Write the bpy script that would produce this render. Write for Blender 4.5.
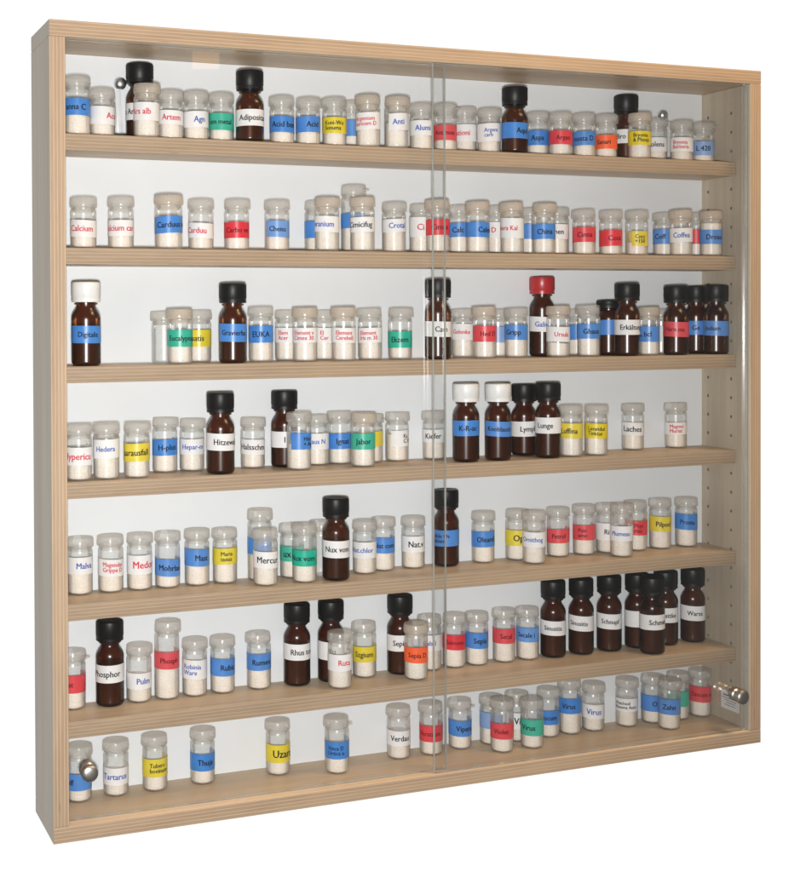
import bpy, bmesh, math, random
from mathutils import Matrix, Vector

random.seed(7)
S = bpy.context.scene
for o in list(bpy.data.objects):
    bpy.data.objects.remove(o)
COL = S.collection

# ------------------------------------------------------------------ camera
cd = bpy.data.cameras.new('camera')
cam = bpy.data.objects.new('camera', cd)
COL.objects.link(cam)
R_ = Vector((0.936596, -0.350389, -0.003833)); U_ = Vector((0.007771, 0.009834, 0.999921)); F_ = Vector((0.350324, 0.936553, -0.011933))
CAMP = Vector((-0.259548, -1.281750, 0.517923))
cam.matrix_world = Matrix(((R_.x, U_.x, -F_.x, CAMP.x), (R_.y, U_.y, -F_.y, CAMP.y), (R_.z, U_.z, -F_.z, CAMP.z), (0, 0, 0, 1)))
cd.sensor_fit = 'VERTICAL'; cd.sensor_height = 36.0
cd.lens = 36.0 * 1336.576 / 872.0
cd.shift_x = (400 - 263.906) / 872.0
cd.shift_y = -(436 - 326.534) / 872.0
cd.clip_start = 0.01; cd.clip_end = 200
S.camera = cam

# ------------------------------------------------------------------ surroundings and lamps
w = bpy.data.worlds.new('World'); S.world = w; w.use_nodes = True
nt = w.node_tree; nt.nodes.clear()
tc = nt.nodes.new('ShaderNodeTexCoord'); sp = nt.nodes.new('ShaderNodeSeparateXYZ')
rp = nt.nodes.new('ShaderNodeValToRGB'); mr = nt.nodes.new('ShaderNodeMapRange')
bg = nt.nodes.new('ShaderNodeBackground'); ow = nt.nodes.new('ShaderNodeOutputWorld')
mr.inputs['From Min'].default_value = -1; mr.inputs['From Max'].default_value = 1
rp.color_ramp.elements[0].position = 0.66; rp.color_ramp.elements[0].color = (0.10, 0.098, 0.094, 1)
rp.color_ramp.elements[1].position = 0.76; rp.color_ramp.elements[1].color = (1.04, 1.04, 1.04, 1)
nt.links.new(tc.outputs['Generated'], sp.inputs[0]); nt.links.new(sp.outputs['Y'], mr.inputs['Value'])
nt.links.new(mr.outputs[0], rp.inputs[0]); nt.links.new(rp.outputs[0], bg.inputs[0]); nt.links.new(bg.outputs[0], ow.inputs[0])
bg.inputs['Strength'].default_value = 1.0

def area(name, loc, target, size, power, colour):
    l = bpy.data.lights.new(name, 'AREA'); l.size = size; l.energy = power; l.color = colour
    o = bpy.data.objects.new(name, l); COL.objects.link(o)
    o.location = loc
    o.rotation_euler = (Vector(target) - Vector(loc)).to_track_quat('-Z', 'Y').to_euler()
    return o
# the on-camera flash, just above and beside the lens, and a warm ceiling lamp of the room up to the right
area('flash', CAMP - U_ * 0.06 + R_ * 0.01, (0.36, 0, 0.46), 0.05, 24.5, (1.0, 0.985, 0.97))
area('room_lamp', (1.25, -0.70, 1.85), (0.6, 0, 0.4), 0.45, 27.0, (1.0, 0.66, 0.34))

# a small lit lamp far behind the photographer, mirrored in the left-hand pane
area('side_lamp', (0.664, -1.52, 1.085), (0.16, 0, 0.78), 0.06, 0.022, (1.0, 0.55, 0.22))

S.view_settings.view_transform = 'Standard'; S.view_settings.look = 'None'
S.view_settings.exposure = 0.0; S.view_settings.gamma = 1.0
S.cycles.transparent_max_bounces = 48
S.cycles.max_bounces = 10

# ------------------------------------------------------------------ materials
def mat(name):
    m = bpy.data.materials.new(name); m.use_nodes = True
    m.node_tree.nodes.clear()
    return m, m.node_tree
def N(t, kind, **kw):
    n = t.nodes.new(kind)
    for k, v in kw.items():
        if k in n.inputs: n.inputs[k].default_value = v
        else: setattr(n, k, v)
    return n
def out(t, sock):
    o = N(t, 'ShaderNodeOutputMaterial'); t.links.new(sock, o.inputs[0])
def ramp(t, fac, stops, interp='LINEAR'):
    r = N(t, 'ShaderNodeValToRGB'); r.color_ramp.interpolation = interp
    e = r.color_ramp.elements
    while len(e) < len(stops): e.new(0.5)
    for k, (p, c) in zip(e, stops):
        k.position = p; k.color = (*c, 1)
    t.links.new(fac, r.inputs[0]); return r.outputs[0]
def mix(t, fac, a, b, mode='MIX'):
    m = t.nodes.new('ShaderNodeMixRGB'); m.blend_type = mode
    for s_, v in ((0, fac), (1, a), (2, b)):
        if hasattr(v, 'links') or hasattr(v, 'is_linked'): t.links.new(v, m.inputs[s_])
        elif isinstance(v, (int, float)): m.inputs[s_].default_value = v
        else: m.inputs[s_].default_value = (*v, 1)
    return m.outputs[0]
def objco(t, scale=(1, 1, 1)):
    c = N(t, 'ShaderNodeTexCoord'); mp = N(t, 'ShaderNodeMapping'); mp.inputs['Scale'].default_value = scale
    t.links.new(c.outputs['Object'], mp.inputs[0]); return mp.outputs[0]

def plain(name, c, rough=0.5, spec=0.5, metal=0.0, coat=0.0, noise=0.06, nscale=120, bump=0.0, vary=0.0):
    m, t = mat(name)
    b = N(t, 'ShaderNodeBsdfPrincipled')
    b.inputs['Roughness'].default_value = rough; b.inputs['Specular IOR Level'].default_value = spec
    b.inputs['Metallic'].default_value = metal; b.inputs['Coat Weight'].default_value = coat
    n = N(t, 'ShaderNodeTexNoise'); n.inputs['Scale'].default_value = nscale; n.inputs['Detail'].default_value = 4
    t.links.new(objco(t), n.inputs['Vector'])
    lo = tuple(x * (1 - noise) for x in c); hi = tuple(min(1, x * (1 + noise)) for x in c)
    col = ramp(t, n.outputs[0], [(0.3, lo), (0.7, hi)])
    if vary:
        oi = N(t, 'ShaderNodeObjectInfo')
        f = ramp(t, oi.outputs['Random'], [(0.0, (0.0, 0.0, 0.0)), (1.0, (vary, vary, vary))])
        col = mix(t, f, col, tuple(0.55 * x + 0.24 for x in c))
    t.links.new(col, b.inputs['Base Color'])
    if bump:
        bp = N(t, 'ShaderNodeBump'); bp.inputs['Strength'].default_value = 0.3; bp.inputs['Distance'].default_value = bump
        t.links.new(n.outputs[0], bp.inputs['Height']); t.links.new(bp.outputs[0], b.inputs['Normal'])
    out(t, b.outputs[0]); return m

def ply_edge(name, axis, thick, plies=11, long_axis=0):
    """cut edge of birch plywood: real veneer layers across the thickness"""
    m, t = mat(name)
    c = N(t, 'ShaderNodeTexCoord'); sx = N(t, 'ShaderNodeSeparateXYZ'); t.links.new(c.outputs['Object'], sx.inputs[0])
    sc = [60, 60, 60]; sc[long_axis] = 5
    n = N(t, 'ShaderNodeTexNoise'); n.inputs['Scale'].default_value = 1; n.inputs['Detail'].default_value = 3
    t.links.new(objco(t, tuple(sc)), n.inputs['Vector'])
    wob = N(t, 'ShaderNodeMath', operation='MULTIPLY_ADD'); wob.inputs[1].default_value = 0.0009; t.links.new(n.outputs[0], wob.inputs[0])
    t.links.new(sx.outputs[axis], wob.inputs[2])
    d = N(t, 'ShaderNodeMath', operation='MULTIPLY'); d.inputs[1].default_value = plies / 2.0 / thick; t.links.new(wob.outputs[0], d.inputs[0])
    fr = N(t, 'ShaderNodeMath', operation='FRACT'); t.links.new(d.outputs[0], fr.inputs[0])
    lay = ramp(t, fr.outputs[0], [(0.0, (0.215, 0.140, 0.090)), (0.09, (0.400, 0.298, 0.206)), (0.42, (0.510, 0.400, 0.290)), (0.50, (0.262, 0.178, 0.115)), (0.58, (0.345, 0.248, 0.168)), (0.94, (0.375, 0.272, 0.186)), (1.0, (0.215, 0.140, 0.090))])
    sc4 = [38, 38, 38]; sc4[long_axis] = 3.0
    n4 = N(t, 'ShaderNodeTexNoise'); n4.inputs['Scale'].default_value = 1; n4.inputs['Detail'].default_value = 5; n4.inputs['Roughness'].default_value = 0.65
    t.links.new(objco(t, tuple(sc4)), n4.inputs['Vector'])
    lay = mix(t, ramp(t, n4.outputs[0], [(0.35, (0.0, 0.0, 0.0)), (0.68, (0.55, 0.55, 0.55))]), lay, (0.425, 0.320, 0.220))
    lay = mix(t, 0.8, lay, ramp(t, n4.outputs[0], [(0.25, (0.78, 0.76, 0.72)), (0.5, (1.0, 1.0, 1.0)), (0.75, (1.13, 1.11, 1.06))]), 'MULTIPLY')
    sc2 = [900, 900, 900]; sc2[long_axis] = 30
    n2 = N(t, 'ShaderNodeTexNoise'); n2.inputs['Scale'].default_value = 1; n2.inputs['Detail'].default_value = 4
    t.links.new(objco(t, tuple(sc2)), n2.inputs['Vector'])
    col = mix(t, 0.34, lay, ramp(t, n2.outputs[0], [(0.3, (0.72, 0.70, 0.68)), (0.7, (1.12, 1.12, 1.12))]), 'MULTIPLY')
    # occasional dark glue gaps and knots that sit in the edge
    sc3 = [260, 260, 260]; sc3[long_axis] = 14
    n3 = N(t, 'ShaderNodeTexNoise'); n3.inputs['Scale'].default_value = 1; n3.inputs['Detail'].default_value = 2
    t.links.new(objco(t, tuple(sc3)), n3.inputs['Vector'])
    col = mix(t, ramp(t, n3.outputs[0], [(0.73, (0, 0, 0)), (0.79, (0.6, 0.6, 0.6))]), col, (0.10, 0.06, 0.035))
    b = N(t, 'ShaderNodeBsdfPrincipled'); b.inputs['Roughness'].default_value = 0.55; b.inputs['Specular IOR Level'].default_value = 0.3
    t.links.new(col, b.inputs['Base Color'])
    out(t, b.outputs[0]); return m

def veneer(name, c, long_axis, rough=0.45):
    m, t = mat(name)
    sc = [42, 42, 42]; sc[long_axis] = 2.2
    n = N(t, 'ShaderNodeTexNoise'); n.inputs['Scale'].default_value = 1; n.inputs['Detail'].default_value = 6; n.inputs['Roughness'].default_value = 0.6
    t.links.new(objco(t, tuple(sc)), n.inputs['Vector'])
    sc2 = [420, 420, 420]; sc2[long_axis] = 9
    n2 = N(t, 'ShaderNodeTexNoise'); n2.inputs['Scale'].default_value = 1; n2.inputs['Detail'].default_value = 3
    t.links.new(objco(t, tuple(sc2)), n2.inputs['Vector'])
    a = ramp(t, n.outputs[0], [(0.3, tuple(x * 0.80 for x in c)), (0.55, c), (0.75, tuple(min(1, x * 1.10) for x in c))])
    col = mix(t, 0.5, a, ramp(t, n2.outputs[0], [(0.3, (0.86, 0.84, 0.82)), (0.7, (1.08, 1.08, 1.08))]), 'MULTIPLY')
    b = N(t, 'ShaderNodeBsdfPrincipled'); b.inputs['Roughness'].default_value = rough; b.inputs['Specular IOR Level'].default_value = 0.35
    t.links.new(col, b.inputs['Base Color'])
    bp = N(t, 'ShaderNodeBump'); bp.inputs['Strength'].default_value = 0.12; bp.inputs['Distance'].default_value = 0.0006
    t.links.new(n2.outputs[0], bp.inputs['Height']); t.links.new(bp.outputs[0], b.inputs['Normal'])
    out(t, b.outputs[0]); return m

def thin_glass(name, tint, refl=1.0, rough=0.03, edge=0.0, edge_tint=(0.5, 0.5, 0.5), ior=1.45, elo=0.62, haze=0.0):
    """a thin clear wall: lets light through (more is lost where the wall is seen edge-on) and mirrors by Fresnel"""
    m, t = mat(name)
    tr = N(t, 'ShaderNodeBsdfTransparent'); gl = N(t, 'ShaderNodeBsdfGlossy'); gl.inputs['Roughness'].default_value = rough
    gl.inputs['Color'].default_value = (refl, refl, refl, 1)
    fr = N(t, 'ShaderNodeFresnel'); fr.inputs['IOR'].default_value = ior
    if edge:
        lw = N(t, 'ShaderNodeLayerWeight'); lw.inputs['Blend'].default_value = 0.5
        t.links.new(ramp(t, lw.outputs['Facing'], [(0.0, tint), (elo, tint), (0.95, edge_tint)]), tr.inputs['Color'])
    else:
        tr.inputs['Color'].default_value = (*tint, 1)
    mx = N(t, 'ShaderNodeMixShader')
    cl = N(t, 'ShaderNodeMath', operation='MINIMUM'); cl.inputs[1].default_value = 0.45
    t.links.new(fr.outputs[0], cl.inputs[0])
    t.links.new(cl.outputs[0], mx.inputs[0]); t.links.new(tr.outputs[0], mx.inputs[1]); t.links.new(gl.outputs[0], mx.inputs[2])
    res = mx.outputs[0]
    if haze:   # dust of the contents clinging to the wall
        n = N(t, 'ShaderNodeTexNoise'); n.inputs['Scale'].default_value = 130; n.inputs['Detail'].default_value = 5
        t.links.new(objco(t), n.inputs['Vector'])
        df = N(t, 'ShaderNodeBsdfDiffuse'); df.inputs['Color'].default_value = (0.86, 0.84, 0.81, 1)
        m2 = N(t, 'ShaderNodeMixShader')
        t.links.new(ramp(t, n.outputs[0], [(0.35, (haze * .5,) * 3), (0.7, (haze * 1.6,) * 3)]), m2.inputs[0])
        t.links.new(res, m2.inputs[1]); t.links.new(df.outputs[0], m2.inputs[2]); res = m2.outputs[0]
    out(t, res); return m

def milky(name, c, clear=0.35, rough=0.28):
    m, t = mat(name)
    b = N(t, 'ShaderNodeBsdfPrincipled'); b.inputs['Base Color'].default_value = (*c, 1); b.inputs['Roughness'].default_value = rough
    b.inputs['Specular IOR Level'].default_value = 0.55
    tr = N(t, 'ShaderNodeBsdfTransparent'); tr.inputs['Color'].default_value = (0.93, 0.91, 0.88, 1)
    n = N(t, 'ShaderNodeTexNoise'); n.inputs['Scale'].default_value = 160; t.links.new(objco(t), n.inputs['Vector'])
    mm = N(t, 'ShaderNodeMapRange'); mm.inputs['To Min'].default_value = clear * 0.92; mm.inputs['To Max'].default_value = clear * 1.06
    t.links.new(n.outputs[0], mm.inputs['Value'])
    mx = N(t, 'ShaderNodeMixShader'); t.links.new(mm.outputs[0], mx.inputs[0])
    t.links.new(b.outputs[0], mx.inputs[1]); t.links.new(tr.outputs[0], mx.inputs[2])
    out(t, mx.outputs[0]); return m

def pearls(name, c):
    m, t = mat(name)
    v = N(t, 'ShaderNodeTexVoronoi'); v.inputs['Scale'].default_value = 520; t.links.new(objco(t), v.inputs['Vector'])
    n = N(t, 'ShaderNodeTexNoise'); n.inputs['Scale'].default_value = 90; t.links.new(objco(t), n.inputs['Vector'])
    b = N(t, 'ShaderNodeBsdfPrincipled'); b.inputs['Roughness'].default_value = 0.6
    b.inputs['Specular IOR Level'].default_value = 0.2
    col = ramp(t, n.outputs[0], [(0.3, tuple(x * 0.94 for x in c)), (0.7, tuple(min(1, x * 1.05) for x in c))])
    t.links.new(col, b.inputs['Base Color'])
    bp = N(t, 'ShaderNodeBump'); bp.invert = True; bp.inputs['Strength'].default_value = 0.4; bp.inputs['Distance'].default_value = 0.0011
    t.links.new(v.outputs['Distance'], bp.inputs['Height']); t.links.new(bp.outputs[0], b.inputs['Normal'])
    out(t, b.outputs[0]); return m

T = 0.0158            # board thickness
W, H, D, DI = 0.851, 0.80, 0.092, 0.087
SHELF_FRONT = 0.0245
SHELF_T = 0.0165
SHELF_Z = [0.69406, 0.58104, 0.46316, 0.34814, 0.22665, 0.10953, T]

M_edge_z = ply_edge('plywood_edge_flat', 2, T, 9, 0)
M_edge_x = ply_edge('plywood_edge_upright', 0, T, 9, 2)
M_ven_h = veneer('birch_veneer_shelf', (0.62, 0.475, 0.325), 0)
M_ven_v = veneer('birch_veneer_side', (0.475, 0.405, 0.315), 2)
M_back = plain('white_backboard', (0.72, 0.735, 0.755), 0.5, 0.3, noise=0.03, nscale=9)
M_hole = plain('drill_hole', (0.24, 0.19, 0.15), 0.9, 0.1)
M_pane = thin_glass('door_glass', (0.988, 0.992, 0.99), 1.0, 0.0, ior=1.45)
M_paneedge = plain('ground_glass_edge', (0.36, 0.36, 0.33), 0.24, 0.8)
M_vial = thin_glass('vial_glass', (0.975, 0.98, 0.975), 1.0, 0.25, 1.0, (0.84, 0.83, 0.81), haze=0.10)
M_amber = thin_glass('amber_glass', (0.49, 0.28, 0.15), 1.0, 0.25, 1.0, (0.03, 0.015, 0.009), elo=0.3)
M_lid = milky('milky_stopper', (0.78, 0.77, 0.75), 0.76, 0.2)
M_lidtan = milky('yellowed_stopper', (0.74, 0.65, 0.55), 0.60, 0.2)
M_pearl = pearls('sugar_pearls', (0.84, 0.765, 0.69))
M_tinct = plain('dark_tincture', (0.155, 0.105, 0.072), 0.35, 0.4)
M_black = plain('black_cap_plastic', (0.006, 0.006, 0.0065), 0.42, 0.28)
M_white = plain('white_cap_plastic', (0.74, 0.74, 0.73), 0.4, 0.5)
M_red = plain('red_cap_plastic', (0.42, 0.022, 0.028), 0.33, 0.5)
M_steel = plain('brushed_nickel', (0.60, 0.575, 0.54), 0.36, 0.5, metal=1.0)
M_paper = {
    'w': plain('white_label_paper', (0.75, 0.74, 0.74), 0.55, 0.3, noise=0.03),
    'b': plain('blue_label_paper', (0.049, 0.215, 0.60), 0.36, 0.4, noise=0.10, nscale=70, vary=0.22),
    'c': plain('pale_blue_label_paper', (0.115, 0.29, 0.66), 0.36, 0.4, noise=0.10, nscale=70, vary=0.22),
    'l': plain('faded_blue_label_paper', (0.20, 0.33, 0.60), 0.36, 0.4, noise=0.10, nscale=70, vary=0.22),
    'R': plain('red_label_paper', (0.66, 0.030, 0.045), 0.36, 0.4, noise=0.10, nscale=70, vary=0.22),
    'y': plain('yellow_label_paper', (0.70, 0.56, 0.012), 0.36, 0.4, noise=0.10, nscale=70, vary=0.22),
    'g': plain('green_label_paper', (0.012, 0.40, 0.27), 0.36, 0.4, noise=0.10, nscale=70, vary=0.22),
    'o': plain('orange_label_paper', (0.88, 0.105, 0.012), 0.36, 0.4, noise=0.10, nscale=70, vary=0.22),
}
M_ink = {
    'k': plain('black_ink', (0.012, 0.012, 0.016), 0.6, 0.2),
    'r': plain('red_ink', (0.60, 0.035, 0.07), 0.6, 0.2),
    'b': plain('blue_ink', (0.045, 0.10, 0.42), 0.6, 0.2),
    'd': plain('dark_red_ink', (0.15, 0.006, 0.012), 0.6, 0.2),
}

# ------------------------------------------------------------------ mesh helpers
def link(name, me, parent=None, mats=()):
    o = bpy.data.objects.new(name, me); COL.objects.link(o)
    for m in mats: me.materials.append(m)
    if parent: o.parent = parent
    return o
def empty(name, loc, rz=0.0):
    o = bpy.data.objects.new(name, None); o.empty_display_size = 0.01
    COL.objects.link(o); o.location = loc; o.rotation_euler = (0, 0, rz); return o
def tag(o, label, cat, group=None):
    o['label'] = label; o['category'] = cat
    if group: o['group'] = group
def board(name, lo, hi, parent, mats, pick, bevel=0.0006):
    """a bevelled board; its origin is its low corner; pick(normal) chooses the material slot"""
    bm = bmesh.new(); bmesh.ops.create_cube(bm, size=1)
    d = Vector(hi) - Vector(lo)
    for v in bm.verts: v.co = Vector(((v.co.x + .5) * d.x, (v.co.y + .5) * d.y, (v.co.z + .5) * d.z))
    if bevel: bmesh.ops.bevel(bm, geom=bm.edges[:], offset=bevel, segments=2, profile=0.5, affect='EDGES')
    bm.normal_update()
    for f in bm.faces: f.material_index = pick(f.normal)
    me = bpy.data.meshes.new(name); bm.to_mesh(me); bm.free()
    o = link(name, me, parent, mats); o.location = lo; return o
def lathe_bm(bm, prof, seg=28, rib=None, a0=0.0, a1=None):
    """revolve (r, z) pairs; rib(k, i) may scale the radius of ring k at step i"""
    full = a1 is None
    n = seg if full else seg + 1
    rings = []
    for k, (r, z) in enumerate(prof):
        if r < 1e-6:
            rings.append([bm.verts.new((0, 0, z))]); continue
        ring = []
        for i in range(n):
            a = (2 * math.pi * i / seg) if full else a0 + (a1 - a0) * i / seg
            rr = r * (rib(k, i) if rib else 1)
            ring.append(bm.verts.new((rr * math.sin(a), -rr * math.cos(a), z)))
        rings.append(ring)
    for A, B in zip(rings, rings[1:]):
        m = seg
        for i in range(m):
            j = (i + 1) % n
            if len(A) == 1 and len(B) == 1: continue
            if len(A) == 1: bm.faces.new((A[0], B[j], B[i]))
            elif len(B) == 1: bm.faces.new((A[i], A[j], B[0]))
            else: bm.faces.new((A[i], A[j], B[j], B[i]))
    return rings
def smooth(me, deg=40):
    me.polygons.foreach_set('use_smooth', [True] * len(me.polygons))
    bm = bmesh.new(); bm.from_mesh(me)
    for e in bm.edges:
        if len(e.link_faces) == 2 and e.calc_face_angle(0) > math.radians(deg): e.smooth = False
    bm.to_mesh(me); bm.free()
def lathe(name, prof, m, parent, seg=28, rib=None, loc=None, deg=40):
    bm = bmesh.new(); lathe_bm(bm, prof, seg, rib)
    bmesh.ops.recalc_face_normals(bm, faces=bm.faces[:])
    me = bpy.data.meshes.new(name); bm.to_mesh(me); bm.free(); smooth(me, deg)
    o = link(name, me, parent, [m])
    if loc: o.location = loc
    return o

# ------------------------------------------------------------------ the cabinet
cab = empty('wall_cabinet', (0, 0, 0))
tag(cab, 'large shallow birch plywood display cabinet with sliding glass doors', 'display cabinet')
face_z = lambda n: 0 if abs(n.y) > 0.6 or abs(n.x) > 0.6 else 1
face_c = lambda n: 2 if abs(n.x) > 0.6 else (0 if abs(n.y) > 0.6 else 1)
face_x = lambda n: 0 if abs(n.y) > 0.6 else 1
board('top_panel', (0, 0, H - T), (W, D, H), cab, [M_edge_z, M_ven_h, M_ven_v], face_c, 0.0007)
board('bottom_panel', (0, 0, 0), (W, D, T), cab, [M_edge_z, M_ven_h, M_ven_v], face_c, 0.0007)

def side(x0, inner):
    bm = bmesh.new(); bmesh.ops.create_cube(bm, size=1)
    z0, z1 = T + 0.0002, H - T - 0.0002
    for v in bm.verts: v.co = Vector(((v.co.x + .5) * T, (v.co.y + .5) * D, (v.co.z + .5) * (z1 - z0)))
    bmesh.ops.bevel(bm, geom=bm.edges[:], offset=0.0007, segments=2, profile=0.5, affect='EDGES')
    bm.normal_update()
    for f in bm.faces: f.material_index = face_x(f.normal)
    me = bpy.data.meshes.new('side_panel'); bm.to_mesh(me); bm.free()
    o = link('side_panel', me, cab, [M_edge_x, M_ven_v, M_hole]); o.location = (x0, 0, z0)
    # two columns of blind shelf-pin holes, really drilled
    bm = bmesh.new()
    k = 0
    for y in (0.0335, 0.0755):
        z = 0.028
        while z < z1 - z0 - 0.02:
            cy = bmesh.ops.create_cone(bm, cap_ends=True, segments=10, radius1=0.002, radius2=0.002, depth=0.016,
                                       matrix=Matrix.Translation((T if inner > 0 else 0, y, z)) @ Matrix.Rotation(math.pi / 2, 4, 'Y'))
            z += 0.0229
    for f in bm.faces: f.material_index = 2
    cm = bpy.data.meshes.new('drill'); bm.to_mesh(cm); bm.free()
    for m in (M_edge_x, M_ven_v, M_hole): cm.materials.append(m)
    co = bpy.data.objects.new('drill', cm); COL.objects.link(co); co.location = o.location
    md = o.modifiers.new('holes', 'BOOLEAN'); md.object = co; md.operation = 'DIFFERENCE'; md.solver = 'EXACT'
    bpy.context.view_layer.update()
    dg = bpy.context.evaluated_depsgraph_get()
    nm = bpy.data.meshes.new_from_object(o.evaluated_get(dg))
    o.modifiers.clear(); o.data = nm
    bpy.data.objects.remove(co)
    return o
side(0, 1); side(W - T, -1)
board('back_panel', (T + .0003, DI, T + .0003), (W - T - .0003, D - 0.0006, H - T - .0003), cab, [M_back], lambda n: 0, 0)
for z in SHELF_Z[:6]:
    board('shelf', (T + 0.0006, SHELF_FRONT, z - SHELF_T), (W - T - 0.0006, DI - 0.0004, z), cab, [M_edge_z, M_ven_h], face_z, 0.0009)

# two sliding panes: the right one runs in the front track
gl_pick = lambda n: 0 if abs(n.y) > 0.9 else 1
def pane(x0, x1, y0, y1, label):
    o = board('glass_door', (x0, y0, T + 0.0004), (x1, y1, H - T - 0.0004), cab, [M_pane, M_paneedge], gl_pick, 0)
    o['label'] = label; return o
g1 = pane(0.4172, W - T - .0012, 0.0040, 0.0080, 'right-hand sliding glass door running in the front track')
g2 = pane(T + .0012, 0.4361, 0.0125, 0.0165, 'left-hand sliding glass door running behind the other')
def knob_on(p, x, z):
    prof = [(0, 0), (.0072, 0), (.0076, .0008), (.0077, .0070), (.0066, .0082), (.0063, .0096), (.0072, .0108), (.0078, .0118), (.0082, .0128), (.0082, .0168), (.0078, .0184), (.0064, .0195), (.0040, .0202), (0, .0204)]
    o = lathe('door_knob', prof, M_steel, p, 40, deg=26)
    o.location = (x - p.location.x, -0.0001, z - p.location.z); o.rotation_euler = (math.pi / 2, 0, 0)
knob_on(g1, 0.8135, 0.0615)
knob_on(g2, 0.0355, 0.0664)

# hanging brackets inside, at the back of the top shelf: a steel strap and its round-headed screw
def bracket(x, sx):
    bm = bmesh.new(); bmesh.ops.create_cube(bm, size=1)
    for v in bm.verts: v.co = Vector((v.co.x * .0062, v.co.y * .0022, v.co.z * .054))
    bmesh.ops.bevel(bm, geom=bm.edges[:], offset=0.0008, segments=2, profile=.5, affect='EDGES')
    me = bpy.data.meshes.new('hanging_bracket'); bm.to_mesh(me); bm.free(); smooth(me)
    o = link('hanging_bracket', me, cab, [M_steelp]); o.location = (x, DI - .0013, SHELF_Z[0] + .0273); o.rotation_euler = (0, math.radians(-3), 0)
    prof = [(0, .0), (.0030, 0), (.0030, .004), (.0062, .0045), (.0066, .0065), (.0060, .009), (.0044, .011), (.002, .012), (0, .0121)]
    s = lathe('screw', prof, M_chrome, o, 28, deg=50)
    s.location = (sx - x, 0, .0338); s.rotation_euler = (math.pi / 2, 0, 0)
M_steelp = plain('painted_steel_strap', (0.72, 0.72, 0.73), 0.3, 0.6)
M_chrome = plain('chromed_screw', (0.66, 0.68, 0.72), 0.34, 0.5, metal=1.0)
bracket(0.0908, 0.0925)
bracket(0.7822, 0.7725)

# little printed paper sticker on the right side board, below the knob
st = board('paper_sticker', (W - T - .0007, .0185, .031), (W - T - .0002, .0505, .0525), cab, [M_paper['w']], lambda n: 0, 0)
bm = bmesh.new()
for (y0, y1, z0, z1) in ((.005, .028, .0160, .0175), (.005, .030, .0132, .0140), (.005, .026, .0104, .0112), (.007, .022, .0076, .0084), (.007, .026, .0048, .0056)):
    vs = [bm.verts.new((-.0002, a, b)) for a, b in ((y0, z0), (y1, z0), (y1, z1), (y0, z1))]; bm.faces.new(vs)
me = bpy.data.meshes.new('printed_lines'); bm.to_mesh(me); bm.free()
link('printed_lines', me, st, [plain('grey_ink', (.16, .16, .2), .6, .2)])

# ------------------------------------------------------------------ lettering
def text_mesh(txt, size, bold=0.0):
    fc = bpy.data.curves.new('lettering', 'FONT'); fc.body = txt; fc.size = size
    fc.resolution_u = 2; fc.offset = size * bold; fc.space_line = 0.86; fc.align_x = 'LEFT'
    o = bpy.data.objects.new('lettering', fc); COL.objects.link(o)
    bpy.context.view_layer.update()
    me = bpy.data.meshes.new_from_object(o.evaluated_get(bpy.context.evaluated_depsgraph_get()))
    bpy.data.objects.remove(o); bpy.data.curves.remove(fc)
    return me
def lettering(parent, txt, size, ang, zc, R, ink, tilt):
    me = text_mesh(txt, size)
    if not me.vertices: return
    ys = [v.co.y for v in me.vertices]; mid = (min(ys) + max(ys)) / 2
    if '\n' not in txt: mid = size * 0.33
    bm = bmesh.new(); bm.from_mesh(me)
    # long flat letters must be cut before they are bent round the label
    x1 = max(v.co.x for v in bm.verts); xs = min(v.co.x for v in bm.verts) + 0.0016
    while xs < x1:
        bmesh.ops.bisect_plane(bm, geom=bm.verts[:] + bm.edges[:] + bm.faces[:], dist=1e-6, plane_co=(xs, 0, 0), plane_no=(1, 0, 0)); xs += 0.0016
    for v in bm.verts:
        a = math.radians(ang) + v.co.x * 0.92 / R
        z = zc + v.co.y - mid + R * math.tan(tilt) * math.sin(a)
        v.co = Vector((R * math.sin(a), -R * math.cos(a), z))
    # drop what would run past the back of the label
    bmesh.ops.delete(bm, geom=[v for v in bm.verts if v.co.y > R * 0.35], context='VERTS')
    bm.to_mesh(me); bm.free()
    bm = bmesh.new()
    base = [v.co.copy() for v in me.vertices]; polys = [list(p.vertices) for p in me.polygons]
    for q, (dx, dz) in enumerate(((-.5, -.2), (.5, .2), (0, .25), (.25, -.3))):
        vs = []
        for c in base:
            a = math.atan2(c.x, -c.y) + dx * size * .048 / R; rr = R + q * 0.00002
            vs.append(bm.verts.new((rr * math.sin(a), -rr * math.cos(a), c.z + dz * size * .036)))
        for p in polys: bm.faces.new([vs[i] for i in p])
    bm.to_mesh(me); bm.free()
    link('lettering', me, parent, [M_ink[ink]])

def paper_band(root, R, z0, z1, a0, a1, colour, tilt):
    bm = bmesh.new()
    seg = 30
    A, B = math.radians(a0), math.radians(a1)
    rows = []
    for rr in (R, R - 0.00015):
        for z in (z0, z1):
            rows.append([bm.verts.new((rr * math.sin(A + (B - A) * i / seg), -rr * math.cos(A + (B - A) * i / seg),
                                       z + R * math.tan(tilt) * math.sin(A + (B - A) * i / seg))) for i in range(seg + 1)])
    o0, o1, i0, i1 = rows
    for i in range(seg):
        bm.faces.new((o0[i], o0[i + 1], o1[i + 1], o1[i])); bm.faces.new((i0[i + 1], i0[i], i1[i], i1[i + 1]))
        bm.faces.new((o1[i], o1[i + 1], i1[i + 1], i1[i])); bm.faces.new((o0[i + 1], o0[i], i0[i], i0[i + 1]))
    bm.faces.new((o0[0], o1[0], i1[0], i0[0])); bm.faces.new((o1[-1], o0[-1], i0[-1], i1[-1]))
    me = bpy.data.meshes.new('paper_label'); bm.to_mesh(me); bm.free(); smooth(me, 50)
    return link('paper_label', me, root, [M_paper[colour]])

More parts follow.
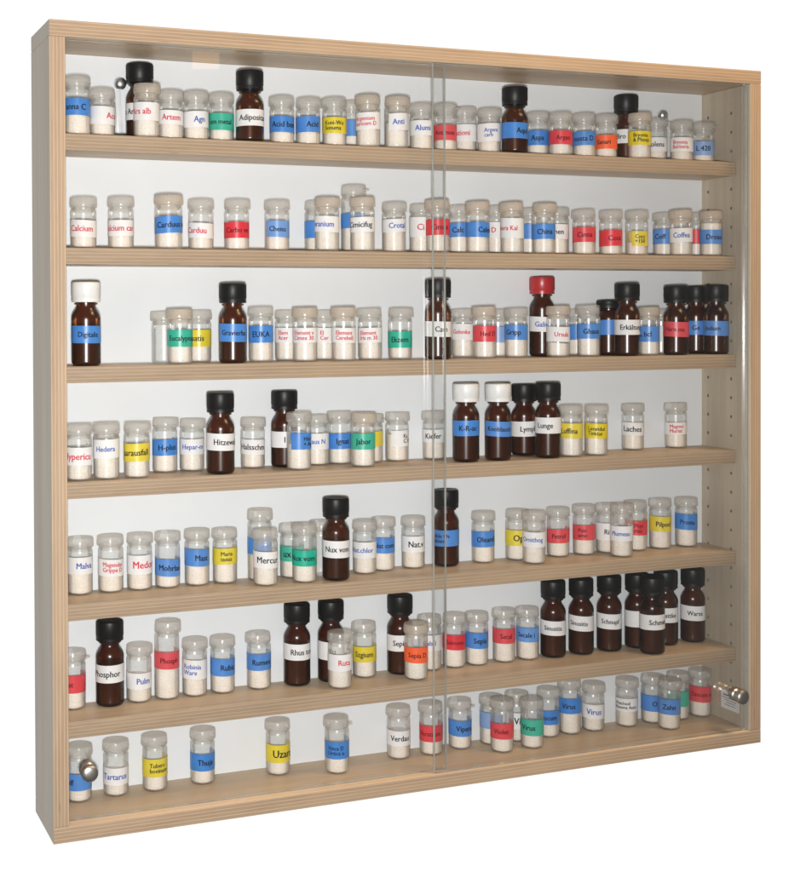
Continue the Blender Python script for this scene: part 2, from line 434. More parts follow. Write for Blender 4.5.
# ------------------------------------------------------------------ clear vials and amber bottles
def clear_vial(root, h, R, col, fill, tan, tab, rng):
    capz = h - (0.0108 if h < .07 else .0125)
    rw = R * 0.955
    prof = [(0, .0004), (rw * .80, 0), (rw * .93, .0007), (rw, .0026), (rw, .0034), (rw, capz - .0050), (rw, capz - .0035), (rw * .93, capz - .0012), (rw * .91, capz + .0004), (rw * .97, capz + .0012), (rw * .97, capz + .0026)]
    lathe('glass_body', prof, M_vial, root, 28, deg=70)
    if fill > 0:
        f = h * fill
        rf = rw * .915
        bm = bmesh.new()
        lathe_bm(bm, [(0, .0018), (rf * .85, .0018), (rf, .0036), (rf, f), (rf * .8, f + .0003), (rf * .45, f - .0002), (0, f + .0002)], 26)
        tx, ty = rng.uniform(-.10, .10), rng.uniform(-.08, .08)
        for v in bm.verts:
            if v.co.z > f * .8: v.co.z += tx * v.co.x + ty * v.co.y + rng.uniform(-.0003, .0003)
        bmesh.ops.recalc_face_normals(bm, faces=bm.faces[:])
        me = bpy.data.meshes.new('sugar_pearls'); bm.to_mesh(me); bm.free(); smooth(me, 50)
        link('sugar_pearls', me, root, [M_pearl])
    z = capz
    lid = [(rw * .70, z - .0042), (rw * .80, z - .0042), (rw * .87, z - .0004), (rw * .87, z + .0004), (R * .985, z + .0006), (R * 1.025, z + .0012), (R * 1.03, z + .0030),
           (R * 1.025, h - .0046), (R * 1.015, h - .0042), (R * 1.0, h - .0013), (R * .975, h - .0004), (R * .91, h), (R * .5, h - .0002), (0, h - .0003)]
    L = lathe('stopper', lid, M_lidtan if tan else M_lid, root, 30, deg=60)
    L.rotation_euler = (rng.uniform(-.022, .022), rng.uniform(-.022, .022), rng.uniform(0, 6)); L.location = (rng.uniform(-.0002, .0002), 0, rng.uniform(-.0003, .0004))
    L.rotation_euler.z = 0
    if tab:
        bm = bmesh.new(); bmesh.ops.create_cube(bm, size=1)
        for v in bm.verts: v.co = Vector((v.co.x * .006, v.co.y * .006, v.co.z * .0018))
        bmesh.ops.bevel(bm, geom=bm.edges[:], offset=.0006, segments=2, profile=.5, affect='EDGES')
        me = bpy.data.meshes.new('pull_tab'); bm.to_mesh(me); bm.free()
        o = link('pull_tab', me, L, [M_lidtan if tan else M_lid]); a = math.radians(tab)
        o.location = (math.sin(a) * R * 1.16, -math.cos(a) * R * 1.16, h - .0062); o.rotation_euler = (0, 0, a)
    return rw

def amber_bottle(root, h, R, cap, short, rng):
    cz = h - (.0205 if not short else .010)           # underside of the cap
    rn = R * .66
    sh = cz - .0165 if not short else cz - .012       # shoulder starts
    prof = [(0, .0010), (R * .72, 0), (R * .9, .0006), (R, .0030), (R, .0042), (R, sh - .0015), (R, sh), (R * .985, sh + .002), (R * .93, sh + .0045), (R * .82, sh + .0075), (R * .70, sh + .0100), (rn, sh + .0120), (rn, cz - .0025),
            (R * .80, cz - .0022), (R * .80, cz - .0008), (rn, cz - .0005), (rn, cz + .004)]
    lathe('glass_body', prof, M_amber, root, 32, deg=60)
    f = min(h * rng.uniform(.40, .50), sh)
    lathe('tincture', [(0, .003), (R * .82, .003), (R * .88, .006), (R * .88, f), (0, f + .0005)], M_tinct, root, 24)
    rc = R * .965 if cap == 'k' else R * .985
    rib = lambda k, i: (1.012 if i % 2 else .988) if 1 <= k <= 5 else 1
    cp = [(rn * 1.02, cz + .0002), (rc * 1.0, cz + .0002), (rc * 1.0, cz + .0032), (rc * .975, cz + .0036), (rc * .975, cz + .0044), (rc, cz + .0050), (rc, h - .0022), (rc * .97, h - .0007), (rc * .88, h), (rc * .60, h), (rc * .58, h - .0003), (0, h - .0003)]
    rib = lambda k, i: (1.016 if i % 2 else .984) if 5 <= k <= 6 else 1
    lathe('screw_cap', cp, {'k': M_black, 'w': M_white, 'r': M_red}[cap], root, 72, rib, deg=35)
    return R

CN = {'w': 'white', 'b': 'blue', 'c': 'pale blue', 'l': 'faded blue', 'R': 'red', 'y': 'yellow', 'g': 'green', 'o': 'orange', '': 'no'}
INK = {'k': 'black', 'r': 'red', 'b': 'blue', 'd': 'dark', '': ''}
CAP = {'k': 'black', 'w': 'white', 'r': 'red'}
SHELFN = ['top shelf', 'second shelf from the top', 'third shelf from the top', 'fourth shelf from the top', 'fifth shelf from the top', 'lowest shelf board', 'cabinet floor']

# row, kind, x, y, height, radius, turn towards the room, label colour, label bottom, label top, label start, ink, words, words start, extras
ITEMS = [
(0,'v',0.0385,0.0497,0.0600,0.0137,-12.6,'b',0.0200,0.0370,-100,'k','anna C',-56,{}),
(0,'v',0.0658,0.0558,0.0499,0.0137,-13.7,'w',0.0131,0.0312,-100,'r','Aco',19,{}),
(0,'k',0.1095,0.0713,0.0811,0.0147,-15.3,'w',0.0211,0.0386,-100,'k','s Ar',-76,{}),
(0,'v',0.1077,0.0394,0.0547,0.0137,-15.5,'w',0.0168,0.0350,-100,'r','Ars alb',-76,{'tan': 1}),
(0,'v',0.1371,0.0523,0.0512,0.0137,-16.6,'w',0.0158,0.0302,-100,'r','Artem',-40,{}),
(0,'v',0.1650,0.0532,0.0518,0.0137,-17.6,'w',0.0141,0.0306,-100,'b','Agn',-9,{}),
(0,'v',0.1929,0.0527,0.0515,0.0137,-18.7,'g',0.0121,0.0298,-100,'k','um metal',-60,{'s': 0.0075}),
(0,'k',0.2203,0.0404,0.0751,0.0147,-19.9,'w',0.0162,0.0334,-100,'k','Adipositas',-47,{}),
(0,'v',0.2612,0.0527,0.0515,0.0137,-21.3,'b',0.0130,0.0299,-100,'k','Acid ben',-50,{}),
(0,'v',0.2913,0.0527,0.0515,0.0137,-22.4,'b',0.0143,0.0313,-100,'k','Acid',-7,{}),
(0,'v',0.3224,0.0527,0.0532,0.0137,-23.6,'y',0.0145,0.0317,-100,'k','Kuni-Wo\nSonuma',-48,{}),
(0,'v',0.3520,0.0723,0.0548,0.0137,-24.3,'b',0.0149,0.0325,-100,'k','',0,{}),
(0,'v',0.3562,0.0394,0.0555,0.0137,-25.0,'w',0.0186,0.0368,-100,'r','Argentum\nnitricum D',-69,{'tan': 1}),
(0,'v',0.3905,0.0394,0.0562,0.0137,-26.2,'w',0.0190,0.0374,-39,'b','Anti',-18,{'tan': 1}),
(0,'v',0.4279,0.0527,0.0524,0.0137,-27.3,'w',0.0168,0.0333,-100,'b','Alumi',-31,{}),
(0,'v',0.4573,0.0527,0.0534,0.0137,-28.2,'R',0.0125,0.0296,-100,'d','Antimon',-53,{'s': 0.0075}),
(0,'v',0.4939,0.0727,0.0553,0.0137,-29.1,'w',0.0152,0.0345,-100,'r','ationi',-51,{}),
(0,'v',0.5144,0.0541,0.0513,0.0137,-30.1,'w',0.0138,0.0341,-100,'b','Argent\ncarb',-24,{}),
(0,'k',0.5394,0.0398,0.0753,0.0147,-31.2,'b',0.0164,0.0343,-100,'k','Aqui',7,{}),
(0,'v',0.5826,0.0613,0.0522,0.0137,-32.1,'b',0.0129,0.0301,-100,'k','Aspa',-33,{}),
(0,'v',0.5992,0.0388,0.0487,0.0137,-33.0,'R',0.0120,0.0279,-100,'d','Argen',-22,{'s': 0.0075}),
(0,'v',0.6401,0.0527,0.0515,0.0137,-34.0,'b',0.0141,0.0303,-100,'k','nosta D',-57,{}),
(0,'v',0.6699,0.0527,0.0517,0.0137,-34.9,'o',0.0111,0.0274,-100,'k','Sanari',-46,{'s': 0.0075}),
(0,'k',0.7117,0.0713,0.0801,0.0147,-35.7,'w',0.0214,0.0380,-100,'k','Bro',-46,{}),
(0,'v',0.7077,0.0394,0.0540,0.0137,-36.2,'y',0.0157,0.0320,-100,'k','Bryonia\n& Phosp',-33,{'tan': 1}),
(0,'v',0.7557,0.0723,0.0549,0.0137,-36.9,'w',0.0138,0.0306,-100,'k','nolens',-44,{}),
(0,'v',0.7780,0.0527,0.0497,0.0137,-37.9,'w',0.0124,0.0291,-100,'r','Bryonia\nBerberis',-48,{}),
(0,'v',0.8094,0.0527,0.0492,0.0137,-38.7,'l',0.0088,0.0256,-100,'k','L 420',-37,{}),
(1,'v',0.0448,0.0527,0.0514,0.0137,-12.8,'w',0.0115,0.0285,-100,'r','Calcium',-65,{}),
(1,'v',0.0838,0.0527,0.0529,0.0137,-14.4,'w',0.0131,0.0293,-100,'r','alcium car',-72,{}),
(1,'v',0.1310,0.0405,0.0552,0.0148,-16.5,'b',0.0162,0.0334,-100,'k','Carduus m',-53,{'tan': 1, 'tilt': 3}),
(1,'v',0.1698,0.0527,0.0529,0.0137,-17.8,'w',0.0124,0.0279,-100,'r','Carduu',-76,{}),
(1,'v',0.2094,0.0527,0.0535,0.0137,-19.4,'R',0.0130,0.0297,-100,'d','Carbo ve',-54,{'s': 0.0078}),
(1,'v',0.2550,0.0527,0.0540,0.0137,-21.1,'c',0.0147,0.0321,-57,'k','Cheno',-38,{'s': 0.0078}),
(1,'v',0.3090,0.0723,0.0565,0.0137,-22.8,'b',0.0155,0.0340,-100,'k','',0,{}),
(1,'v',0.3074,0.0394,0.0574,0.0137,-23.2,'w',0.0202,0.0372,-100,'b','eranium',-76,{'tan': 1}),
(1,'v',0.3528,0.0723,0.0752,0.0137,-24.3,'b',0.0272,0.0436,-100,'k','',0,{'tall': 1}),
(1,'v',0.3492,0.0394,0.0585,0.0137,-24.7,'w',0.0209,0.0370,-100,'k','Cimicifug',-76,{'tan': 1}),
(1,'v',0.3936,0.0527,0.0553,0.0137,-26.1,'w',0.0224,0.0366,-100,'b','Crotal',-26,{}),
(1,'v',0.4370,0.0723,0.0563,0.0137,-27.2,'w',0.0186,0.0410,-100,'r','Ci',-19,{'s': 0.01}),
(1,'v',0.4409,0.0394,0.0583,0.0137,-27.9,'R',0.0191,0.0367,-100,'d','Cimex',-33,{'tan': 1}),
(1,'v',0.4855,0.0723,0.0563,0.0137,-28.8,'b',0.0194,0.0355,-100,'k','Calc',-35,{}),
(1,'v',0.4909,0.0394,0.0573,0.0137,-29.6,'b',0.0177,0.0343,-100,'k','Calend',2,{'tan': 1}),
(1,'v',0.5345,0.0723,0.0564,0.0137,-30.4,'w',0.0190,0.0373,-100,'r','D',-27,{}),
(1,'v',0.5353,0.0394,0.0573,0.0137,-31.0,'w',0.0173,0.0397,-100,'r','alera Kal',-76,{'tan': 1, 'fill': 0.6, 's': 0.0075}),
(1,'v',0.5792,0.0723,0.0551,0.0137,-31.8,'b',0.0185,0.0358,-100,'k','',0,{}),
(1,'v',0.5768,0.0394,0.0572,0.0137,-32.3,'b',0.0168,0.0337,-100,'k','China',-33,{'tan': 1}),
(1,'v',0.6165,0.0723,0.0560,0.0137,-32.9,'w',0.0191,0.0365,-100,'k','rmen',-39,{}),
(1,'v',0.6400,0.0527,0.0532,0.0137,-34.0,'R',0.0149,0.0323,-100,'d','Cinna',-36,{}),
(1,'v',0.6768,0.0527,0.0524,0.0137,-35.1,'R',0.0108,0.0295,-100,'d','Coca',-13,{}),
(1,'v',0.7133,0.0527,0.0532,0.0137,-36.1,'y',0.0113,0.0289,-26,'k','Cocc\n+150',-8,{}),
(1,'v',0.7673,0.0723,0.0534,0.0137,-37.2,'b',0.0153,0.0334,-100,'k','Coff',-52,{}),
(1,'v',0.7668,0.0394,0.0540,0.0137,-37.8,'w',0.0161,0.0326,-100,'b','Coffea',-43,{'tan': 1}),
(1,'v',0.8146,0.0723,0.0544,0.0137,-38.4,'R',0.0160,0.0335,-100,'d','',0,{}),
(1,'v',0.8105,0.0394,0.0545,0.0137,-39.0,'b',0.0143,0.0315,-100,'k','Droso',-26,{'tan': 1, 'fill': 0.72}),
(2,'w',0.0442,0.0404,0.0841,0.0147,-12.9,'b',0.0227,0.0401,-100,'k','Digitalis',-34,{'s': 0.0075}),
(2,'v',0.1347,0.0723,0.0547,0.0137,-16.2,'',0.0000,0.0000,-100,'','',0,{'fill': 0}),
(2,'v',0.1422,0.0394,0.0567,0.0137,-16.9,'g',0.0179,0.0353,-100,'k','Eucalyptus',-54,{'tan': 1, 's': 0.0078}),
(2,'v',0.1733,0.0723,0.0550,0.0137,-17.7,'y',0.0167,0.0346,-100,'k','Jsatis',-43,{}),
(2,'k',0.2004,0.0404,0.0829,0.0147,-19.2,'b',0.0223,0.0410,-100,'k','Gravierba',-50,{'s': 0.0078}),
(2,'v',0.2363,0.0527,0.0586,0.0137,-20.4,'b',0.0206,0.0385,-100,'k','EUKA',-43,{}),
(2,'v',0.2738,0.0723,0.0553,0.0137,-21.5,'w',0.0197,0.0359,-100,'r','Elem\nAcer',-45,{}),
(2,'v',0.2815,0.0394,0.0573,0.0137,-22.3,'w',0.0203,0.0362,-100,'r','Element v\nCimex 30',-57,{'tan': 1}),
(2,'v',0.3175,0.0723,0.0552,0.0137,-23.1,'w',0.0192,0.0355,-100,'r','El\nCer',-18,{}),
(2,'v',0.3265,0.0394,0.0576,0.0137,-23.9,'w',0.0198,0.0358,-100,'r','Element\nCerebell',-39,{'tan': 1}),
(2,'v',0.3641,0.0527,0.0566,0.0137,-25.0,'w',0.0191,0.0354,-100,'r','Element\nIris m 30',-52,{}),
(2,'v',0.4007,0.0527,0.0565,0.0137,-26.3,'g',0.0131,0.0311,-100,'k','Ekzem',-46,{}),
(2,'k',0.4414,0.0404,0.0883,0.0147,-27.9,'w',0.0250,0.0419,-100,'k','Cam',-13,{}),
(2,'v',0.4904,0.0723,0.0557,0.0137,-29.0,'w',0.0205,0.0387,-100,'r','Gelenke',-55,{'s': 0.007}),
(2,'v',0.4997,0.0394,0.0578,0.0137,-29.9,'R',0.0188,0.0367,-100,'d','Hed D',-22,{'tan': 1, 's': 0.0075}),
(2,'v',0.5365,0.0727,0.0556,0.0137,-30.4,'l',0.0166,0.0349,-100,'k','',0,{}),
(2,'v',0.5443,0.0460,0.0560,0.0137,-31.2,'b',0.0204,0.0374,-100,'k','Gripp',-55,{}),
(2,'r',0.5946,0.0713,0.0931,0.0147,-32.3,'w',0.0287,0.0461,-100,'b','Galium',-33,{}),
(2,'v',0.5958,0.0394,0.0587,0.0137,-32.9,'w',0.0177,0.0348,-100,'r','Ursula',-19,{'tan': 1, 's': 0.0075, 'fill': 0.28}),
(2,'v',0.6433,0.0723,0.0552,0.0137,-33.7,'b',0.0188,0.0364,-100,'k','',0,{}),
(2,'v',0.6369,0.0394,0.0591,0.0137,-34.2,'b',0.0207,0.0379,-100,'k','Ghaus',-27,{}),
(2,'k',0.6867,0.0713,0.0658,0.0147,-35.0,'b',0.0243,0.0421,-100,'k','',0,{'short': 1}),
(2,'k',0.6908,0.0404,0.0847,0.0147,-35.7,'w',0.0247,0.0422,-100,'k','Erkältung',-33,{}),
(2,'v',0.7201,0.0382,0.0565,0.0125,-36.6,'b',0.0162,0.0343,-100,'k','L bcl',-57,{'tan': 1}),
(2,'v',0.7638,0.0735,0.0548,0.0125,-37.1,'w',0.0150,0.0343,-100,'k','',0,{}),
(2,'k',0.7603,0.0404,0.0821,0.0147,-37.6,'R',0.0217,0.0394,-100,'d','Harn ma',-53,{'s': 0.0075}),
(2,'k',0.8138,0.0713,0.0829,0.0147,-38.4,'b',0.0230,0.0401,-100,'k','Ge',-19,{}),
(2,'k',0.8187,0.0404,0.0835,0.0147,-39.2,'b',0.0223,0.0402,-100,'k','Jodium',-54,{'s': 0.0075}),
(3,'v',0.0358,0.0394,0.0560,0.0137,-12.6,'w',0.0159,0.0338,-100,'r','Hypericu',-76,{'s': 0.0095}),
(3,'v',0.0641,0.0394,0.0563,0.0137,-13.8,'w',0.0217,0.0408,-100,'b','Hedera',-49,{'s': 0.0075}),
(3,'v',0.0959,0.0394,0.0560,0.0137,-15.1,'y',0.0173,0.0355,-100,'k','aarausfall',-72,{'s': 0.009}),
(3,'v',0.1351,0.0721,0.0578,0.0137,-16.3,'b',0.0185,0.0352,-100,'k','H-plus',-32,{}),
(3,'v',0.1651,0.0727,0.0554,0.0137,-17.4,'w',0.0182,0.0345,-100,'b','Hepar-m',-49,{'s': 0.0075}),
(3,'k',0.1862,0.0404,0.0842,0.0147,-18.6,'w',0.0248,0.0424,-100,'k','Hitzewall',-29,{}),
(3,'v',0.2337,0.0727,0.0547,0.0137,-20.0,'w',0.0154,0.0315,-100,'k','Halsschm',-65,{}),
(3,'k',0.2700,0.0713,0.0831,0.0147,-21.4,'w',0.0217,0.0390,-100,'k','I',-2,{}),
(3,'v',0.2741,0.0394,0.0608,0.0137,-22.0,'b',0.0224,0.0393,-38,'k','Hist\n+ Au',22,{}),
(3,'v',0.3087,0.0722,0.0552,0.0137,-22.8,'w',0.0178,0.0353,-100,'b','laus N',-33,{'s': 0.0075}),
(3,'v',0.3365,0.0727,0.0587,0.0137,-23.8,'b',0.0172,0.0342,-100,'k','Ignat',-18,{}),
(3,'v',0.3491,0.0394,0.0578,0.0137,-24.7,'g',0.0194,0.0366,-100,'k','Jabor',-33,{'tan': 1}),
(3,'v',0.3741,0.0723,0.0543,0.0137,-25.1,'y',0.0185,0.0351,-100,'k','',0,{}),
(3,'v',0.4064,0.0727,0.0551,0.0137,-26.2,'w',0.0172,0.0351,-29,'k','Ka\nC D',32,{}),
(3,'v',0.4531,0.0727,0.0552,0.0137,-27.8,'w',0.0199,0.0346,-100,'k','Kiefer',-47,{}),
(3,'w',0.4763,0.0404,0.0874,0.0147,-29.1,'b',0.0293,0.0465,-100,'k','K-R-ac',-32,{}),
(3,'w',0.5173,0.0404,0.0865,0.0147,-30.4,'b',0.0273,0.0441,-100,'k','Knoblauch',-49,{'s': 0.0075}),
(3,'k',0.5703,0.0717,0.0833,0.0147,-31.5,'w',0.0226,0.0400,-100,'k','Lymph',-18,{}),
(3,'k',0.5829,0.0404,0.0857,0.0147,-32.5,'w',0.0283,0.0465,-100,'k','Lunge',-50,{}),
(3,'v',0.6131,0.0394,0.0585,0.0137,-33.4,'y',0.0215,0.0387,-100,'k','Luffina',-56,{}),
(3,'v',0.6471,0.0394,0.0580,0.0137,-34.5,'y',0.0202,0.0375,-100,'k','Lavandul\nTinktur',-42,{}),
(3,'v',0.7220,0.0727,0.0556,0.0137,-35.9,'w',0.0181,0.0337,-100,'k','Laches',-52,{'s': 0.0095}),
(3,'v',0.7846,0.0727,0.0551,0.0137,-37.6,'w',0.0170,0.0316,-100,'r','Magnes\nMuriat',-32,{}),
(4,'v',0.0437,0.0727,0.0587,0.0137,-12.6,'w',0.0220,0.0394,-100,'b','Malva',-17,{}),
(4,'v',0.0762,0.0727,0.0584,0.0137,-13.9,'w',0.0176,0.0351,-100,'r','Magendar\nGrippe D',-38,{}),
(4,'v',0.1071,0.0727,0.0589,0.0137,-15.1,'w',0.0174,0.0372,-100,'r','Medor',-32,{'s': 0.0105}),
(4,'v',0.1376,0.0727,0.0587,0.0137,-16.3,'b',0.0131,0.0309,-100,'k','Mohrlan',-43,{'tilt': -3}),
(4,'v',0.1701,0.0727,0.0589,0.0137,-17.6,'b',0.0213,0.0393,-100,'k','Mast',-9,{}),
(4,'v',0.2016,0.0727,0.0580,0.0137,-18.8,'y',0.0212,0.0383,-100,'k','Maria\ntaxus',-20,{}),
(4,'v',0.2412,0.0727,0.0766,0.0137,-20.3,'b',0.0292,0.0464,-100,'k','',0,{'tall': 1}),
(4,'v',0.2376,0.0450,0.0590,0.0137,-20.5,'w',0.0194,0.0368,-100,'k','Mercur',-43,{'s': 0.0095}),
(4,'v',0.2789,0.0727,0.0582,0.0137,-21.7,'g',0.0191,0.0354,-100,'k','ux',-45,{'s': 0.0105}),
(4,'v',0.2823,0.0451,0.0616,0.0137,-22.2,'g',0.0184,0.0354,-100,'k','Nux vom',-74,{}),
(4,'v',0.3132,0.0727,0.0600,0.0137,-22.9,'',0.0000,0.0000,-100,'','',0,{'fill': 0}),
(4,'k',0.3189,0.0444,0.0883,0.0147,-23.6,'w',0.0252,0.0434,-100,'k','Nux vom',-49,{}),
(4,'v',0.3621,0.0641,0.0584,0.0137,-24.8,'w',0.0182,0.0358,-100,'b','Nat.chlor',-75,{'s': 0.0078}),
(4,'v',0.3887,0.0727,0.0590,0.0137,-25.6,'b',0.0204,0.0376,-100,'k','Nat com',-46,{'s': 0.0078}),
(4,'v',0.4262,0.0727,0.0579,0.0137,-26.9,'w',0.0191,0.0370,-100,'k','Nat.v',-24,{'s': 0.0095}),
(4,'k',0.4676,0.0717,0.0865,0.0147,-28.2,'b',0.0234,0.0416,-100,'k','Hilde Os\nBalsam',-66,{}),
(4,'v',0.5162,0.0727,0.0585,0.0137,-29.8,'b',0.0188,0.0365,-100,'k','Oleand',-32,{}),
(4,'v',0.5608,0.0727,0.0583,0.0137,-31.2,'y',0.0176,0.0355,-100,'k','Op',-17,{'s': 0.0105}),
(4,'v',0.5674,0.0456,0.0594,0.0137,-31.9,'w',0.0199,0.0370,-100,'b','Ornithog',-65,{'s': 0.0075}),
(4,'v',0.6170,0.0727,0.0580,0.0137,-32.9,'R',0.0169,0.0333,-100,'d','Petrol',-33,{'s': 0.0075}),
(4,'v',0.6530,0.0727,0.0591,0.0137,-34.0,'R',0.0181,0.0358,-100,'d','Pain\namo',-31,{'s': 0.0068}),
(4,'v',0.6853,0.0727,0.0585,0.0137,-34.9,'w',0.0161,0.0363,-100,'k','Ri',-15,{}),
(4,'v',0.6859,0.0448,0.0611,0.0137,-35.5,'w',0.0193,0.0369,-100,'b','Plumeau',-53,{'s': 0.0075}),
(4,'v',0.7268,0.0727,0.0599,0.0137,-36.1,'R',0.0194,0.0367,-100,'d','Phyt\nmac',-10,{'s': 0.0068}),
(4,'v',0.7617,0.0727,0.0605,0.0137,-37.0,'y',0.0216,0.0398,-100,'k','Pilpod',-23,{}),
(4,'v',0.8000,0.0727,0.0597,0.0137,-38.0,'b',0.0215,0.0405,-100,'k','Prosta',-32,{'s': 0.0078}),
(5,'v',0.0357,0.0727,0.0597,0.0137,-12.3,'R',0.0181,0.0360,-100,'d','Symat',-73,{'s': 0.0078}),
(5,'k',0.0745,0.0717,0.0876,0.0147,-13.9,'w',0.0254,0.0435,-100,'k','Phosphor',-76,{'s': 0.0088}),
(5,'v',0.1058,0.0727,0.0595,0.0137,-15.1,'w',0.0150,0.0316,-100,'b','Pulm',-11,{}),
(5,'v',0.1363,0.0727,0.0821,0.0137,-16.3,'R',0.0328,0.0507,-100,'d','Phosph',-32,{'tall': 1, 'fill': 0.42, 's': 0.0078}),
(5,'v',0.1670,0.0727,0.0603,0.0137,-17.5,'w',0.0193,0.0394,-100,'b','Robinia\nWare',-55,{'s': 0.0072}),
(5,'v',0.1984,0.0727,0.0596,0.0137,-18.7,'b',0.0193,0.0375,-100,'k','Rubia',-10,{}),
(5,'v',0.2399,0.0727,0.0603,0.0137,-20.2,'b',0.0213,0.0389,-100,'k','Rumex',-33,{}),
(5,'k',0.2839,0.0717,0.0884,0.0147,-21.9,'w',0.0288,0.0462,-100,'k','Rhus tox',-28,{}),
(5,'k',0.3244,0.0717,0.0885,0.0147,-23.3,'w',0.0250,0.0447,-100,'k','Ru',-13,{}),
(5,'v',0.3225,0.0429,0.0608,0.0137,-23.7,'w',0.0201,0.0378,-100,'r','Ruta',-9,{}),
(5,'v',0.3655,0.0727,0.0604,0.0137,-24.8,'y',0.0183,0.0353,-100,'k','Szgium',-49,{}),
(5,'k',0.4090,0.0717,0.0878,0.0147,-26.3,'w',0.0270,0.0449,-100,'k','Sepia',-32,{}),
(5,'v',0.4147,0.0434,0.0614,0.0137,-27.0,'o',0.0198,0.0367,-100,'d','Sepia D',-39,{'tan': 1, 's': 0.0078}),
(5,'v',0.4474,0.0727,0.0613,0.0137,-27.6,'w',0.0230,0.0410,-100,'b','Sabal',-29,{'s': 0.0075}),
(5,'v',0.4782,0.0727,0.0605,0.0137,-28.6,'R',0.0213,0.0383,-100,'d','Salmone',-41,{'s': 0.007}),
(5,'v',0.5077,0.0727,0.0598,0.0137,-29.5,'b',0.0202,0.0380,-100,'k','Sepia',-15,{}),
(5,'v',0.5437,0.0727,0.0607,0.0137,-30.7,'R',0.0226,0.0395,-100,'d','Secal',-19,{'s': 0.0078}),
(5,'v',0.5753,0.0727,0.0600,0.0137,-31.6,'c',0.0216,0.0379,-100,'k','Secale i',-53,{'s': 0.0078}),
(5,'k',0.6093,0.0717,0.0893,0.0147,-32.7,'w',0.0268,0.0436,-100,'k','Sinusitis',-42,{'s': 0.0075}),
(5,'k',0.6480,0.0717,0.0888,0.0147,-33.8,'w',0.0286,0.0463,-100,'k','Sinusitis',-53,{'s': 0.0075}),
(5,'k',0.6874,0.0717,0.0895,0.0147,-35.0,'w',0.0275,0.0454,-100,'k','Schnupf',-37,{'s': 0.0078}),
(5,'k',0.7274,0.0717,0.0890,0.0147,-36.1,'w',0.0264,0.0457,-100,'k','S',14,{}),
(5,'k',0.7269,0.0418,0.0903,0.0147,-36.7,'w',0.0296,0.0473,-100,'k','Schmer',-14,{}),
(5,'k',0.7689,0.0717,0.0889,0.0147,-37.2,'w',0.0282,0.0459,-100,'k','nattke',-17,{'s': 0.0078}),
(5,'k',0.8091,0.0717,0.0892,0.0147,-38.3,'w',0.0272,0.0451,-100,'k','Warze',-25,{'s': 0.0078}),
(6,'v',0.0403,0.0676,0.0570,0.0137,-12.5,'b',0.0129,0.0299,-100,'k','Sulf',-73,{}),
(6,'v',0.0800,0.0704,0.0563,0.0137,-14.1,'w',0.0127,0.0303,-100,'b','Tartarus',-63,{}),
(6,'v',0.1219,0.0697,0.0573,0.0137,-15.8,'y',0.0159,0.0347,-100,'k','Tuberc\nbovinum',-24,{}),
(6,'v',0.1749,0.0714,0.0571,0.0137,-17.8,'b',0.0151,0.0331,-100,'k','Thuja',-23,{}),
(6,'v',0.2598,0.0680,0.0578,0.0137,-21.0,'y',0.0147,0.0337,-100,'k','Uzara',-25,{'s': 0.0115}),
(6,'v',0.3214,0.0491,0.0596,0.0137,-23.6,'b',0.0171,0.0355,-100,'k','Vinca D\nUrtica u',-45,{'s': 0.0062, 'tab': 1}),
(6,'v',0.4047,0.0673,0.0576,0.0137,-26.2,'w',0.0159,0.0326,-100,'k','Verdau',-40,{}),
(6,'v',0.4450,0.0661,0.0575,0.0137,-27.6,'R',0.0160,0.0341,-100,'d','Veratrum',-63,{'s': 0.0075}),
(6,'v',0.4856,0.0725,0.0555,0.0137,-28.8,'b',0.0156,0.0334,-100,'k','Vipera',-19,{}),
(6,'v',0.5263,0.0727,0.0558,0.0137,-30.1,'l',0.0196,0.0380,-100,'k','',0,{}),
(6,'v',0.5603,0.0727,0.0557,0.0137,-31.2,'w',0.0157,0.0343,-100,'k','Vi',-12,{'s': 0.0105}),
(6,'v',0.5244,0.0449,0.0589,0.0137,-30.6,'R',0.0161,0.0336,-100,'d','Violet',-41,{'s': 0.0078}),
(6,'v',0.5640,0.0451,0.0558,0.0137,-31.8,'g',0.0154,0.0337,-100,'k','Virus',-55,{}),
(6,'v',0.6030,0.0727,0.0560,0.0137,-32.5,'b',0.0156,0.0320,-100,'k','Viscum',-42,{'s': 0.0078}),
(6,'v',0.6333,0.0727,0.0641,0.0137,-33.4,'b',0.0252,0.0429,-100,'k','Virus',-43,{'tall': 1}),
(6,'v',0.6654,0.0727,0.0561,0.0137,-34.3,'w',0.0158,0.0324,-100,'b','Virus',-34,{'s': 0.0095}),
(6,'v',0.7130,0.0727,0.0568,0.0137,-35.7,'w',0.0189,0.0345,-100,'k','Weichteil\nRheuma Auto',-65,{'s': 0.0054}),
(6,'v',0.7499,0.0727,0.0568,0.0137,-36.7,'b',0.0153,0.0343,-100,'k','Ot',0,{}),
(6,'v',0.7538,0.0452,0.0586,0.0137,-37.4,'b',0.0187,0.0366,-100,'k','Zahn',-34,{}),
(6,'v',0.7881,0.0727,0.0566,0.0137,-37.7,'g',0.0169,0.0352,-100,'k','',0,{}),
(6,'v',0.8210,0.0727,0.0576,0.0137,-38.6,'R',0.0188,0.0379,-100,'d','Zincum m',-53,{'s': 0.0078}),
]
seen = {}
for it in ITEMS:
    k = (it[0], it[1] == 'v', it[7], it[12]); seen[k] = seen.get(k, 0) + 1
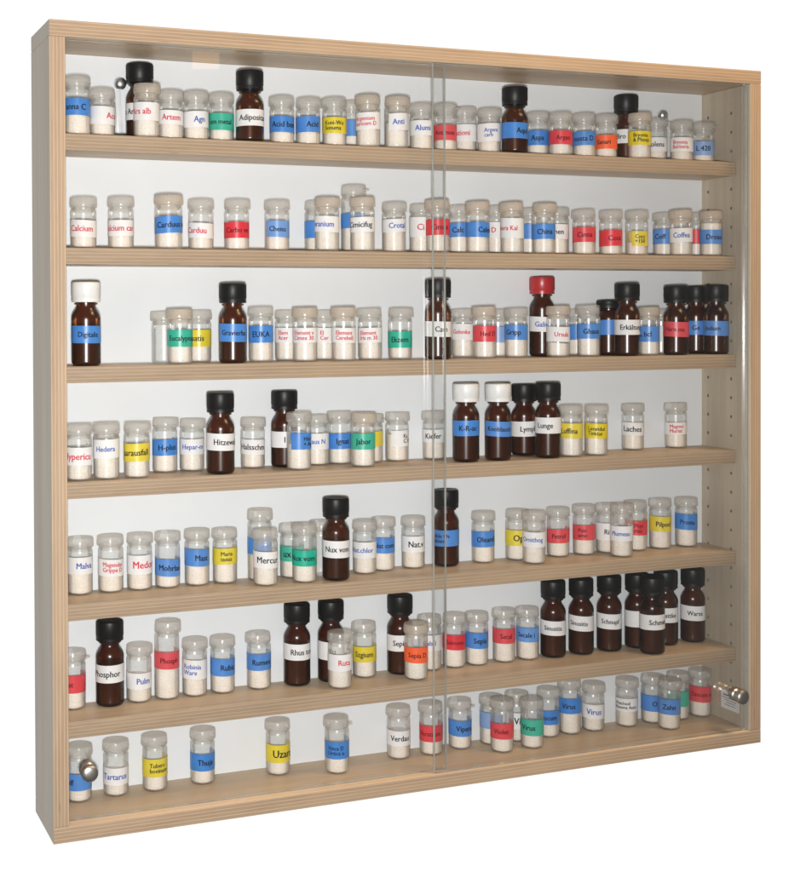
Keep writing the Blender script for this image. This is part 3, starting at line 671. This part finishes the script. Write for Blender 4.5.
def describe(it):
    row, kind, x, y, h, R, ang, col, z0, z1, la, ink, txt, ta, ex = it
    words = txt.replace('\n', ' ')
    if kind == 'v':
        what = ('tall ' if ex.get('tall') else '') + 'clear vial'
    else:
        what = CAP[kind] + '-capped ' + ('short ' if ex.get('short') else '') + 'amber bottle'
    if len(words) > 2 and seen[(row, kind == 'v', col, txt)] == 1:
        return '%s, %s label reading %s, on the %s' % (what, CN[col], words, SHELFN[row])
    mates = [o for o in ITEMS if o[0] == row and o is not it and len(o[12]) > 2 and seen[(row, o[1] == 'v', o[7], o[12])] == 1]
    m = min(mates, key=lambda o: abs(o[2] - x) + 0.4 * (abs(o[2] - x) < 0.0005))
    mw = m[12].replace('\n', ' ')
    side_ = 'behind' if (y - m[3] > .015 and abs(m[2] - x) < .024) else ('right of' if x > m[2] else 'left of')
    lab = 'without a label' if not col else '%s-labelled' % CN[col]
    if col: return '%s %s %s the %s reading %s, %s' % (lab, what, side_, 'vial' if m[1] == 'v' else 'bottle', mw, SHELFN[row])
    return 'unlabelled empty %s %s the %s reading %s, %s' % (what, side_, 'vial' if m[1] == 'v' else 'bottle', mw, SHELFN[row])

for n, it in enumerate(ITEMS):
    row, kind, x, y, h, R, ang, col, z0, z1, la, ink, txt, ta, ex = it
    rng = random.Random(n * 17 + 3)
    z = SHELF_Z[row] + 0.0002
    vial = kind == 'v'
    root = empty('glass_vial' if vial else 'amber_bottle', (x, y, z), math.radians(ang))
    tag(root, describe(it), 'vial' if vial else 'bottle', 'clear glass vials in the cabinet' if vial else 'amber glass bottles in the cabinet')
    if vial:
        fill = ex.get('fill', max(.30, min(.5, (z1 - .004) / h if col == 'w' else (z0 + .003) / h)) + rng.uniform(-.03, .05))
        rl = clear_vial(root, h, R, col, fill, ex.get('tan'), {1: 65}.get(ex.get('tab')) or (60 if rng.random() < .09 else 0), rng) + .0002
    else:
        rl = amber_bottle(root, h, R, kind, ex.get('short'), rng) + .0002
    if col:
        tilt = math.radians(ex.get('tilt', rng.uniform(-2.4, 2.4)))
        a0 = la if la > -99 else -118
        pl = paper_band(root, rl, z0, z1, a0, a0 + 262, col, tilt)
        if txt:
            size = ex.get('s', .0064 if '\n' in txt else .0086)
            lettering(pl, txt, size, ta, (z0 + z1) / 2, rl + .00012, ink, tilt)
